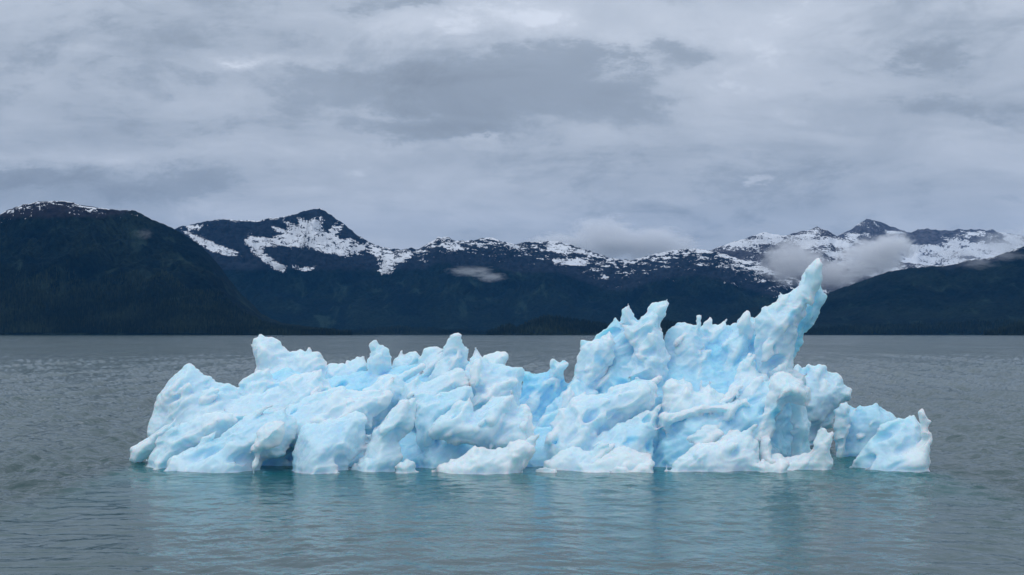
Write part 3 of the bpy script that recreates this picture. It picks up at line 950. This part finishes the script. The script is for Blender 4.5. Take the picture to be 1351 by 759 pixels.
BERG = [
    # core
    ([(205, 640), (203, 575), (222, 530), (262, 512), (310, 532), (335, 500), (380, 485), (430, 500), (480, 490), (520, 485), (600, 472), (650, 488), (690, 510),
      (735, 530), (762, 508), (790, 468), (830, 445), (870, 465), (920, 455), (985, 450), (1020, 440), (1045, 480), (1056, 520), (1056, 640)], 32.6, 1.30, 0.20, .68),
    ([(215, 640), (225, 590), (300, 570), (400, 560), (500, 550), (600, 560), (690, 565), (760, 560), (900, 555), (1000, 560), (1030, 600), (1030, 640)], 31.5, 1.0, 0.40, .68),
    # left hump and its ridges
    ([(248, 481), (258, 487), (266, 493), (274, 497), (282, 505), (289, 507), (296, 506), (303, 511), (312, 515), (335, 540), (335, 620), (200, 620), (198, 570),
      (199, 552), (204, 535), (210, 520), (216, 507), (228, 496), (238, 488)], 32.0, .80, .22, .30),
    ([(327, 456), (332, 447), (343, 442), (354, 444), (365, 449), (376, 456), (380, 463), (393, 460), (405, 464), (407, 457), (412, 464), (421, 466), (433, 478),
      (436, 500), (436, 540), (335, 560), (330, 500), (335, 483), (332, 471)], 33.2, .55, .12, .12),
    ([(315, 509), (317, 503), (327, 495), (338, 489), (351, 489), (358, 496), (364, 507), (372, 560), (305, 560), (311, 515), (317, 510)], 32.3, .5, .15, .22),
    ([(425, 520), (426, 488), (429, 481), (436, 479), (448, 482), (455, 481), (455, 474), (461, 476), (470, 471), (479, 471), (488, 480), (488, 530)], 33.1, .5, .1, .35),
    ([(172, 598), (174, 590), (188, 581), (201, 568), (215, 556), (235, 548), (228, 570), (208, 592), (195, 608), (187, 618), (178, 612)], 31.2, .50, .20, .25),
    ([(185, 620), (196, 602), (206, 585), (218, 569), (232, 562), (251, 554), (265, 548), (279, 541), (293, 537), (305, 545), (310, 555), (290, 580),
      (250, 600), (220, 626), (187, 626)], 30.9, .50, .35, .20),
    ([(212, 565), (243, 549), (265, 537), (287, 524), (298, 527), (326, 521), (345, 518), (362, 512), (372, 503), (382, 495), (392, 497), (405, 491), (420, 486),
      (428, 497), (440, 512), (470, 515), (475, 535), (430, 550), (380, 565), (320, 565), (280, 585), (230, 590)], 31.75, .55, .42, .22),
    ([(207, 621), (214, 612), (228, 600), (243, 593), (271, 582), (288, 576), (300, 563), (310, 554), (331, 543), (350, 541), (376, 548), (392, 556), (390, 575),
      (382, 594), (368, 604), (352, 612), (345, 628), (226, 628)], 30.45, .80, .42, .28),
    ([(329, 602), (334, 588), (338, 572), (348, 558), (362, 552), (380, 556), (378, 570), (368, 586), (352, 594), (340, 597)], 29.95, .35, .15, .10, 'u'),
    ([(345, 555), (365, 543), (385, 532), (401, 524), (429, 516), (450, 509), (465, 513), (480, 516), (500, 512), (505, 530), (490, 560), (460, 575), (400, 580), (350, 580)], 31.2, .60, .40, .25),
    ([(360, 628), (366, 617), (382, 612), (390, 597), (391, 575), (394, 567), (402, 561), (415, 560), (432, 552), (451, 552), (470, 542), (480, 552), (486, 575),
      (480, 598), (466, 610), (455, 628)], 30.35, .72, .38, .30),
    # centre crests
    ([(476, 525), (484, 500), (484, 478), (487, 466), (490, 455), (493, 450), (499, 456), (510, 459), (517, 470), (516, 485), (506, 505), (500, 530)], 32.6, .45, .18, .20),
    ([(500, 530), (505, 500), (516, 485), (519, 472), (525, 465), (529, 463), (533, 469), (538, 463), (546, 461), (553, 463), (557, 472), (545, 495), (530, 510), (515, 530)], 32.9, .45, .2, .28),
    ([(530, 520), (545, 492), (555, 468), (560, 459), (571, 455), (574, 453), (580, 460), (588, 458), (585, 480), (572, 500), (555, 515)], 32.7, .45, .22, .22),
    ([(552, 510), (570, 492), (580, 475), (583, 457), (593, 448), (601, 444), (609, 445), (609, 451), (614, 458), (619, 466), (618, 480), (608, 495), (590, 505), (570, 520)], 32.3, .50, .22, .20),
    ([(591, 443), (600, 441.5), (608, 444), (603, 449), (595, 446)], 32.3, .12, 0, 0, 'u'),
    ([(598, 535), (603, 505), (612, 490), (617, 475), (622, 463), (627, 456), (633, 463), (640, 470), (650, 480), (662, 478), (676, 481), (690, 483), (691, 492),
      (689, 520), (682, 548), (640, 550), (612, 550)], 31.9, .55, .22, .25),
    ([(634, 478), (640, 469), (657, 461), (671, 466), (671, 474), (667, 480), (662, 505), (636, 505)], 33.0, .40, .1, .05, 'u'),
    ([(682, 570), (685, 500), (690, 490), (701, 490), (712, 489), (722, 489), (726, 483), (729, 476), (737, 478), (748, 478), (743, 487), (744, 499), (752, 506),
      (760, 500), (772, 520), (772, 600), (698, 600)], 32.5, .50, .10, .75),
    ([(468, 548), (475, 515), (490, 508), (498, 497), (515, 493), (530, 500), (542, 510), (536, 530), (515, 543), (490, 562)], 31.7, .50, .35, .25),
    ([(525, 535), (532, 506), (543, 502), (552, 504), (571, 498), (590, 489), (604, 486), (613, 495), (620, 508), (603, 520), (585, 535), (560, 552), (535, 552)], 31.6, .50, .35, .22),
    ([(545, 575), (549, 530), (565, 522), (585, 517), (605, 513), (622, 508), (624, 525), (607, 548), (580, 570), (560, 590)], 31.1, .50, .30, .35),
    ([(545, 628), (548, 600), (558, 580), (580, 575), (610, 578), (625, 600), (615, 628)], 30.9, .55, .30, .55),
    ([(565, 575), (563, 568), (570, 556), (582, 547), (595, 541), (598, 532), (607, 527), (620, 531), (626, 543), (634, 535), (642, 527), (660, 524), (678, 523),
      (676, 528), (686, 537), (693, 532), (698, 541), (702, 550), (705, 575), (704, 596), (662, 596), (632, 592), (610, 586), (601, 587), (582, 582)], 30.6, .50, .30, .18, 'u'),
    ([(546, 523), (535, 527), (515, 538), (499, 554), (490, 566), (482, 593), (476, 603), (460, 618), (458, 628), (519, 628), (528, 612), (533, 600), (527, 585), (540, 570), (551, 552)], 30.4, .50, .35, .22),
    ([(514, 634), (520, 614), (527, 606), (538, 604), (548, 610), (556, 624), (557, 634)], 30.0, .34, .25, .12),
    ([(563, 628), (570, 618), (583, 609), (595, 603), (609, 604), (617, 597), (626, 589), (640, 594), (654, 596), (664, 593), (672, 585), (686, 579), (698, 585), (708, 597),
      (700, 607), (694, 613), (693, 628)], 29.95, .42, .25, .06),
    # right-centre mass
    ([(757, 497), (757, 487), (763, 478), (765, 458), (768, 450), (776, 449), (784, 445), (790, 438), (798, 431), (806, 423), (812, 416), (816, 423), (820, 409),
      (826, 403), (830, 402), (832, 413), (843, 421), (853, 411), (863, 401), (872, 398), (880, 395), (881, 407), (875, 425), (872, 443), (878, 470), (880, 520), (760, 540)], 32.9, .55, .12, .55),
    ([(752, 530), (757, 497), (762, 480), (766, 458), (776, 452), (790, 447), (806, 436), (814, 446), (812, 466), (801, 486), (787, 508), (772, 526)], 32.35, .45, .20, .22),
    ([(822, 428), (835, 426), (850, 418), (866, 408), (873, 440), (882, 470), (877, 502), (850, 502), (820, 507), (806, 514), (814, 492), (828, 475), (838, 456), (826, 445)], 32.3, .48, .20, .25),
    ([(868, 520), (873, 480), (877, 447), (882, 436), (886, 431), (894, 426), (904, 422), (912, 425), (918, 428), (920, 417), (925, 417), (927, 430), (934, 450), (938, 480), (935, 515)], 32.7, .55, .15, .35),
    ([(922, 480), (926, 432), (932, 423), (936, 417), (940, 427), (950, 425), (961, 422), (957, 431), (952, 445), (944, 465), (938, 485)], 33.0, .32, .1, .12),
    ([(935, 520), (945, 475), (958, 445), (969, 431), (979, 419), (988, 413), (991, 421), (999, 430), (994, 445), (990, 465), (978, 490), (962, 520)], 32.6, .48, .15, .35),
    ([(870, 540), (885, 470), (930, 465), (990, 455), (1010, 470), (1010, 540)], 33.0, .8, .15, .75),
    ([(905, 500), (912, 432), (926, 430), (935, 426), (945, 428), (955, 427), (966, 429), (974, 425), (986, 418), (1002, 417), (1004, 500)], 33.1, .50, .10, .40, 'u'),
    ([(700, 560), (760, 500), (790, 520), (800, 590), (700, 600)], 31.9, .6, .3, .45),
    # thin blades at the tips
    ([(842, 445), (849, 416), (862, 400), (872, 396), (882, 391), (883, 407), (877, 425), (871, 450)], 32.75, .26, .08, .10, 'u'),
    ([(815, 430), (822, 408), (829, 399), (833, 412), (843, 424), (838, 440)], 32.75, .24, .08, .10, 'u'),
    ([(1052, 392), (1062, 360), (1071, 347), (1080, 342), (1085, 350), (1084, 376), (1070, 408)], 32.15, .30, .05, .10, 'u'),
    ([(1010, 415), (1014, 400), (1026, 397), (1028, 384), (1036, 390), (1044, 386), (1040, 405), (1025, 425)], 32.2, .24, .05, .10, 'u'),
    ([(973, 440), (978, 418), (989, 409), (991, 421), (998, 432), (990, 450)], 32.5, .24, .05, .10, 'u'),
    ([(585, 470), (589, 450), (599, 442), (610, 442), (612, 456), (616, 472)], 32.25, .24, .05, .10, 'u'),
    ([(725, 500), (725, 484), (729, 474), (737, 477), (750, 476), (744, 488), (745, 502)], 32.4, .22, .05, .30, 'u'),
    # mid lobes
    ([(712, 628), (714, 601), (718, 580), (726, 563), (731, 545), (735, 537), (748, 538), (758, 525), (775, 521), (800, 517), (822, 508), (843, 498), (860, 501),
      (872, 513), (871, 525), (858, 540), (840, 551), (820, 562), (803, 578), (790, 598), (780, 628)], 31.2, .60, .32, .25),
    ([(770, 600), (785, 575), (810, 562), (835, 552), (858, 541), (868, 548), (868, 575), (862, 600), (840, 612), (790, 615)], 30.85, .48, .32, .28),
    ([(868, 560), (871, 530), (873, 517), (877, 507), (884, 502), (891, 499), (898, 501), (904, 494), (908, 502), (915, 507), (920, 515), (927, 498), (930, 509), (939, 503),
      (945, 515), (960, 522), (965, 545), (900, 560)], 31.5, .45, .28, .18),
    ([(864, 612), (867, 562), (871, 548), (880, 547), (891, 544), (910, 538), (940, 534), (965, 532), (985, 524), (1012, 518), (1016, 560), (1005, 600), (940, 620), (880, 620)], 31.1, .50, .30, .62),
    ([(866, 566), (870, 548), (880, 546), (892, 543), (912, 537), (940, 533), (965, 531), (985, 523), (990, 535), (960, 547), (925, 548), (895, 556), (878, 575)], 30.95, .30, .25, .12, 'u'),
    ([(945, 540), (960, 512), (972, 492), (980, 478), (988, 466), (994, 468), (1000, 478), (1008, 490), (1018, 500), (1022, 545)], 31.8, .42, .2, .12),
    ([(950, 560), (965, 530), (985, 508), (1010, 503), (1028, 493), (1040, 500), (1030, 545), (1000, 575)], 31.4, .50, .3, .35),
    # spire, its shaded flank and the lobe behind
    ([(1000, 505), (995, 462), (993, 437), (996, 419), (1003, 410), (1010, 401), (1018, 404), (1028, 397), (1029, 387), (1036, 391), (1048, 383), (1056, 376),
      (1060, 367), (1064, 358), (1072, 349), (1080, 346), (1083, 355), (1083, 370), (1079, 385), (1068, 405), (1058, 425), (1050, 445), (1044, 465), (1044, 480), (1062, 488), (1050, 520), (1010, 520)], 32.2, .62, .10, .20),
    ([(1074, 376), (1085, 376), (1089, 391), (1088, 400), (1083, 407), (1080, 418), (1075, 427), (1068, 435), (1062, 440), (1060, 455), (1052, 465), (1048, 474),
      (1040, 490), (1030, 475), (1045, 440), (1055, 410)], 32.55, .62, .05, .80, 'u'),
    ([(1046, 490), (1054, 479), (1060, 487), (1068, 478), (1080, 481), (1090, 481), (1093, 491), (1106, 493), (1116, 507), (1126, 517), (1123, 526), (1113, 529), (1106, 538),
      (1102, 552), (1094, 564), (1080, 575), (1060, 612), (1035, 612), (1035, 520)], 34.9, .65, .10, .35, 'u'),
    ([(1000, 520), (1030, 480), (1048, 484), (1066, 500), (1060, 560), (1058, 628), (1000, 628)], 33.4, .70, .10, .5),
    # arch with its hollow, and the pillars
    ([(1012, 515), (1020, 500), (1028, 490), (1038, 490), (1050, 496), (1062, 503), (1070, 514), (1073, 527), (1067, 540), (1052, 537), (1038, 533), (1029, 548), (1022, 565),
      (1012, 584), (1000, 592), (991, 582), (998, 565), (1004, 545), (1008, 528)], 30.9, .46, .12, .10, 'u'),
    ([(1042, 530), (1060, 528), (1068, 545), (1071, 570), (1070, 592), (1066, 608), (1046, 612), (1043, 600), (1046, 560)], 31.1, .36, .10, .35),
    ([(1000, 575), (1018, 570), (1024, 580), (1020, 600), (1038, 603), (1068, 600), (1072, 612), (1070, 628), (1004, 628)], 30.4, .36, .15, .12),
    ([(992, 628), (995, 612), (1006, 604), (1015, 611), (1028, 607), (1038, 608), (1041, 615), (1041, 628)], 29.95, .26, .15, .05),
    ([(1068, 628), (1071, 605), (1075, 583), (1079, 567), (1083, 561), (1088, 564), (1091, 571), (1098, 568), (1100, 602), (1098, 628)], 30.3, .27, .05, .08),
    # toes at the waterline
    ([(704, 628), (705, 617), (715, 615), (725, 616), (736, 617), (737, 628)], 29.95, .22, .1, .05),
    ([(712, 620), (716, 608), (726, 604), (736, 597), (746, 589), (760, 592), (776, 596), (795, 585), (812, 588), (800, 606), (790, 628), (720, 628)], 30.4, .40, .25, .10),
    ([(757, 628), (760, 613), (770, 609), (781, 613), (795, 603), (810, 594), (830, 590), (850, 592), (862, 600), (866, 612), (850, 628), (800, 628)], 30.2, .34, .25, .08),
    ([(799, 629), (802, 619), (815, 612), (832, 615), (853, 608), (862, 602), (867, 612), (863, 629)], 29.9, .26, .2, .05),
    ([(869, 629), (873, 620), (878, 612), (881, 618), (895, 606), (912, 590), (921, 578), (926, 577), (929, 585), (943, 583), (957, 573), (968, 566), (985, 572), (1002, 582),
      (1005, 606), (1000, 628), (935, 628)], 30.25, .38, .30, .10),
]
HOLES = [  # px, py, distance, half sizes x y z (m), tilt
    (1034, 566, 30.6, .17, .40, .46, .35), (370, 614, 30.1, .36, .30, .20, .3), (690, 544, 30.3, .14, .22, .11, 0), (543, 592, 30.5, .12, .30, .42, .15),
    (612, 596, 30.3, .32, .30, .12, .25), (721, 560, 30.8, .10, .35, .55, .45), (806, 490, 31.9, .15, .30, .62, .75), (830, 582, 30.4, .20, .20, .09, .3),
    (860, 588, 30.5, .20, .22, .12, .6), (985, 570, 30.6, .24, .22, .12, .5), (870, 616, 30.1, .10, .22, .11, .2),
    (707, 612, 30.1, .10, .30, .22, .3), (1047, 418, 31.75, .13, .14, .30, .05),
]
DETAILS = [(P, T, .18) for (P, T) in [
    ([(222, 545), (226, 525), (236, 512), (248, 503), (254, 510), (246, 525), (238, 545), (228, 560)], .26),
    ([(252, 548), (258, 530), (268, 515), (280, 510), (290, 513), (282, 528), (270, 545), (258, 555)], .26),
    ([(320, 540), (332, 528), (350, 520), (368, 514), (384, 500), (398, 498), (392, 512), (372, 526), (350, 538), (330, 546)], .28),
    ([(398, 505), (408, 494), (420, 488), (424, 498), (415, 510), (402, 515)], .22),
    ([(385, 548), (398, 538), (415, 532), (440, 528), (462, 522), (470, 530), (450, 540), (420, 548), (395, 556)], .28),
    ([(400, 634), (408, 612), (424, 600), (440, 606), (450, 618), (455, 634)], .28),
    ([(486, 600), (492, 575), (500, 560), (512, 548), (524, 535), (536, 528), (540, 540), (530, 560), (515, 580), (505, 600), (495, 620)], .26),
    ([(463, 634), (472, 612), (484, 604), (496, 610), (500, 634)], .24),
    ([(486, 545), (492, 528), (505, 515), (515, 512), (518, 525), (508, 540), (495, 552)], .26),
    ([(500, 520), (512, 505), (528, 495), (545, 485), (556, 478), (560, 485), (548, 498), (530, 510), (512, 522)], .28),
    ([(548, 498), (560, 482), (574, 472), (584, 465), (588, 475), (576, 490), (560, 500)], .28),
    ([(575, 500), (585, 485), (596, 470), (606, 462), (612, 472), (605, 486), (592, 498)], .28),
    ([(620, 510), (622, 490), (628, 475), (636, 470), (640, 485), (634, 505), (626, 520)], .28),
    ([(648, 512), (655, 500), (668, 494), (680, 492), (684, 505), (672, 515), (655, 520)], .24),
    ([(624, 540), (632, 522), (642, 510), (655, 505), (664, 512), (655, 525), (640, 535)], .28),
    ([(552, 545), (556, 532), (568, 526), (580, 528), (586, 536), (572, 546), (560, 552)], .24),
    ([(636, 560), (644, 545), (655, 535), (668, 530), (676, 538), (668, 552), (652, 565)], .24),
    ([(585, 575), (592, 560), (602, 548), (612, 545), (618, 555), (608, 570), (595, 580)], .24),
    ([(724, 520), (728, 495), (734, 483), (742, 485), (740, 500), (736, 520)], .22),
    ([(696, 540), (700, 515), (708, 500), (716, 498), (716, 520), (708, 545)], .22),
    ([(740, 540), (744, 520), (752, 510), (760, 515), (758, 535), (748, 550)], .24),
    ([(700, 580), (706, 562), (714, 550), (722, 540), (728, 545), (724, 560), (712, 580)], .24),
    ([(768, 490), (772, 472), (780, 460), (792, 452), (798, 460), (790, 475), (778, 492)], .26),
    ([(838, 470), (846, 455), (858, 445), (868, 440), (872, 455), (862, 470), (848, 480)], .26),
    ([(826, 500), (834, 488), (848, 480), (862, 478), (866, 490), (850, 498)], .24),
    ([(745, 580), (752, 562), (764, 552), (778, 550), (782, 562), (770, 575), (755, 590)], .26),
    ([(782, 565), (790, 548), (804, 540), (820, 532), (838, 525), (846, 530), (834, 542), (814, 550), (796, 562)], .26),
    ([(770, 545), (778, 532), (792, 526), (806, 528), (800, 538), (784, 548)], .24),
    ([(776, 578), (779, 567), (785, 563), (789, 572), (785, 585), (778, 590)], .18),
    ([(893, 525), (897, 512), (905, 508), (912, 515), (910, 530), (900, 535)], .22),
    ([(888, 465), (894, 448), (904, 440), (914, 445), (912, 460), (900, 475)], .26),
    ([(910, 490), (918, 470), (930, 460), (940, 462), (936, 478), (922, 492)], .26),
    ([(950, 490), (958, 470), (968, 452), (978, 445), (982, 455), (974, 475), (962, 495)], .26),
    ([(1046, 480), (1050, 455), (1058, 435), (1066, 418), (1072, 400), (1076, 385), (1080, 380), (1076, 400), (1070, 420), (1062, 440), (1056, 465), (1052, 482)], .18),
    ([(1003, 480), (1006, 455), (1014, 440), (1024, 425), (1034, 410), (1040, 415), (1032, 435), (1022, 455), (1014, 480)], .2),
    ([(978, 530), (985, 512), (996, 500), (1006, 498), (1008, 512), (998, 528), (986, 540)], .26),
    ([(905, 612), (915, 598), (925, 588), (934, 592), (930, 606), (918, 618)], .2),
    ([(945, 608), (952, 594), (964, 582), (974, 585), (970, 600), (956, 612)], .2),
    ([(905, 600), (915, 585), (930, 572), (946, 565), (955, 572), (940, 585), (922, 600)], .24),
    ([(1070, 520), (1078, 505), (1088, 498), (1098, 505), (1096, 520), (1082, 530)], .24),
    ([(1024, 530), (1030, 512), (1042, 505), (1054, 512), (1060, 524), (1048, 522), (1036, 524)], .2),
]]
FRAG_BACK = [
    ([(1101, 552), (1102, 543), (1108, 535), (1118, 532), (1123, 536), (1129, 537), (1135, 532), (1147, 533), (1158, 532), (1168, 537), (1175, 542), (1185, 551), (1190, 606), (1102, 606)], 33.4, .50, .12, .55),
    ([(1101, 552), (1102, 543), (1108, 535), (1118, 532), (1122, 537), (1122, 560), (1117, 585), (1120, 606), (1102, 606)], 33.0, .28, .05, .2),
]
FRAG_FRONT = [
    ([(1211, 548), (1192, 551), (1173, 557), (1161, 562), (1149, 579), (1135, 597), (1122, 608), (1113, 613), (1116, 626), (1206, 626), (1222, 616), (1222, 565)], 30.8, .60, .25, .40),
    ([(1215, 540), (1219, 541), (1223, 548), (1229, 557), (1226, 568), (1230, 572), (1226, 593), (1225, 622), (1163, 626), (1172, 606), (1180, 596), (1192, 592), (1205, 587),
      (1213, 577), (1213, 560), (1211, 543)], 30.3, .34, .08, .12),
]


def deepen(P, k=1.5):
    return [(p[0], 29.9 + (p[1] - 29.9) * k) + tuple(p[2:]) for p in P]


def build_ice():
    mi = ice_material('glacier_ice', 1)
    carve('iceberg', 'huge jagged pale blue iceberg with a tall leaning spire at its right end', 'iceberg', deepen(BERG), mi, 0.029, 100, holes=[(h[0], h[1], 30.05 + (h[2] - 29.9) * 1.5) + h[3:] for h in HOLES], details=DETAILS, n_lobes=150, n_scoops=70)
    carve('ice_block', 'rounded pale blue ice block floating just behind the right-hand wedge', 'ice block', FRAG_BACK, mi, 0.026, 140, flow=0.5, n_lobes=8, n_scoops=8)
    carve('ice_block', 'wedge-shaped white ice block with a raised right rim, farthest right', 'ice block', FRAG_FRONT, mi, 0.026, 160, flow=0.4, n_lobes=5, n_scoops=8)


# ------------------------------------------------------------------ low clouds hanging on the mountains
def build_clouds():
    def cloud_mat(name, dens, soft, nscale, seed):
        m, g, out = material(name)
        pos = g.n('ShaderNodeTexCoord').outputs['Object']
        ln = g.n('ShaderNodeVectorMath', operation='LENGTH')
        g.set(ln.inputs[0], pos)
        nz = g.noise(g.vm('ADD', pos, (seed * 3.1, seed * 1.7, 0)), nscale, 8, 0.66, 0.5)
        dd = g.m('ADD', g.m('SUBTRACT', 1.0, ln.outputs['Value']), g.m('MULTIPLY', g.m('SUBTRACT', nz, 0.55), 2.3))
        den = g.m('MULTIPLY', g.step(dd, 0.0, soft), dens)
        vol = g.n('ShaderNodeVolumePrincipled', ins={'Color': (0.99, 0.99, 0.995, 1), 'Density': den, 'Anisotropy': 0.0})
        g.nt.links.new(vol.outputs[0], out.inputs['Volume'])
        return m
    import bmesh
    kinds = [
        ('cloud', 'grey cloud bank between the tall ice spire and the snowy ridge', 8600,
         [(1044, 346, 50, 36, 200, 1), (1098, 362, 50, 24, 180, 2), (1150, 340, 52, 34, 200, 3), (1180, 325, 34, 22, 200, 4)], 0.013, .5),
        ('cloud', 'soft pale cumulus rising behind the middle range', 12800,
         [(800, 316, 62, 36, 400, 5), (862, 322, 66, 26, 400, 6), (735, 322, 46, 18, 300, 7)], 0.010, .55),
        ('cloud', 'thin slanting cloud wisp on the dark middle slope', 7500,
         [(622, 358, 40, 9, 60, 8), (648, 366, 26, 8, 60, 9)], 0.010, .7),
        ('cloud', 'ragged cloud wisp lying on the right mountain crest', 6400,
         [(1290, 347, 38, 11, 60, 10), (1330, 338, 36, 9, 60, 11)], 0.005, .8),
        ('cloud', 'pale cloud covering the far peaks near the right edge', 10500,
         [(1325, 322, 50, 20, 200, 12), (1375, 316, 60, 26, 200, 13), (1262, 336, 44, 12, 150, 14)], 0.0055, .8),
        ('cloud', 'faint small mist patch on the left mountain face', 5150,
         [(190, 309, 16, 9, 40, 15)], 0.004, .9),
    ]
    for (nm, lab, Y, puffs, dens, soft) in kinds:
        e = bpy.data.objects.new(nm, None)
        px_, py_ = puffs[0][0], puffs[0][1]
        base = Vector(((px_ - CX) / F * Y, Y, H + (HY - py_) / F * Y))
        e.location = base
        e['label'] = lab
        e['category'] = 'cloud'
        e['group'] = 'low clouds hanging on the mountains'
        COL.objects.link(e)
        for (cx_, cy_, sx, sy, sdep, sd) in puffs:
            bm = bmesh.new()
            bmesh.ops.create_icosphere(bm, subdivisions=3, radius=1.0)
            me = bpy.data.meshes.new('puff')
            bm.to_mesh(me)
            bm.free()
            me.materials.append(cloud_mat('cloud_vapour', dens, soft, 2.4, sd))
            o = bpy.data.objects.new('puff', me)
            o.location = Vector(((cx_ - CX) / F * Y, Y, H + (HY - cy_) / F * Y)) - base
            o.scale = (sx / F * Y, sdep, sy / F * Y)
            o.parent = e
            COL.objects.link(o)


def build_haze():
    m, g, out = material('air')
    vol = g.n('ShaderNodeVolumePrincipled', ins={'Color': (0.08, 0.42, 1.0, 1), 'Density': 1.5e-5, 'Anisotropy': 0.0})
    g.nt.links.new(vol.outputs[0], out.inputs['Volume'])
    x, y0, y1, z0, z1 = 20000, -19500, 20000, -2.5, 1750
    V = [(-x, y0, z0), (x, y0, z0), (x, y1, z0), (-x, y1, z0), (-x, y0, z1), (x, y0, z1), (x, y1, z1), (-x, y1, z1)]
    Q = [(0, 3, 2, 1), (4, 5, 6, 7), (0, 1, 5, 4), (1, 2, 6, 5), (2, 3, 7, 6), (3, 0, 4, 7)]
    mesh_from('haze', V, Q, m, smooth=False, kind='stuff', label='thin blue air between here and the mountains')


build_water()
print('water %.1f' % (time.time() - T0))
build_land()
print('land %.1f' % (time.time() - T0))
build_ice()
build_clouds()
build_haze()
print('script %.1f' % (time.time() - T0))
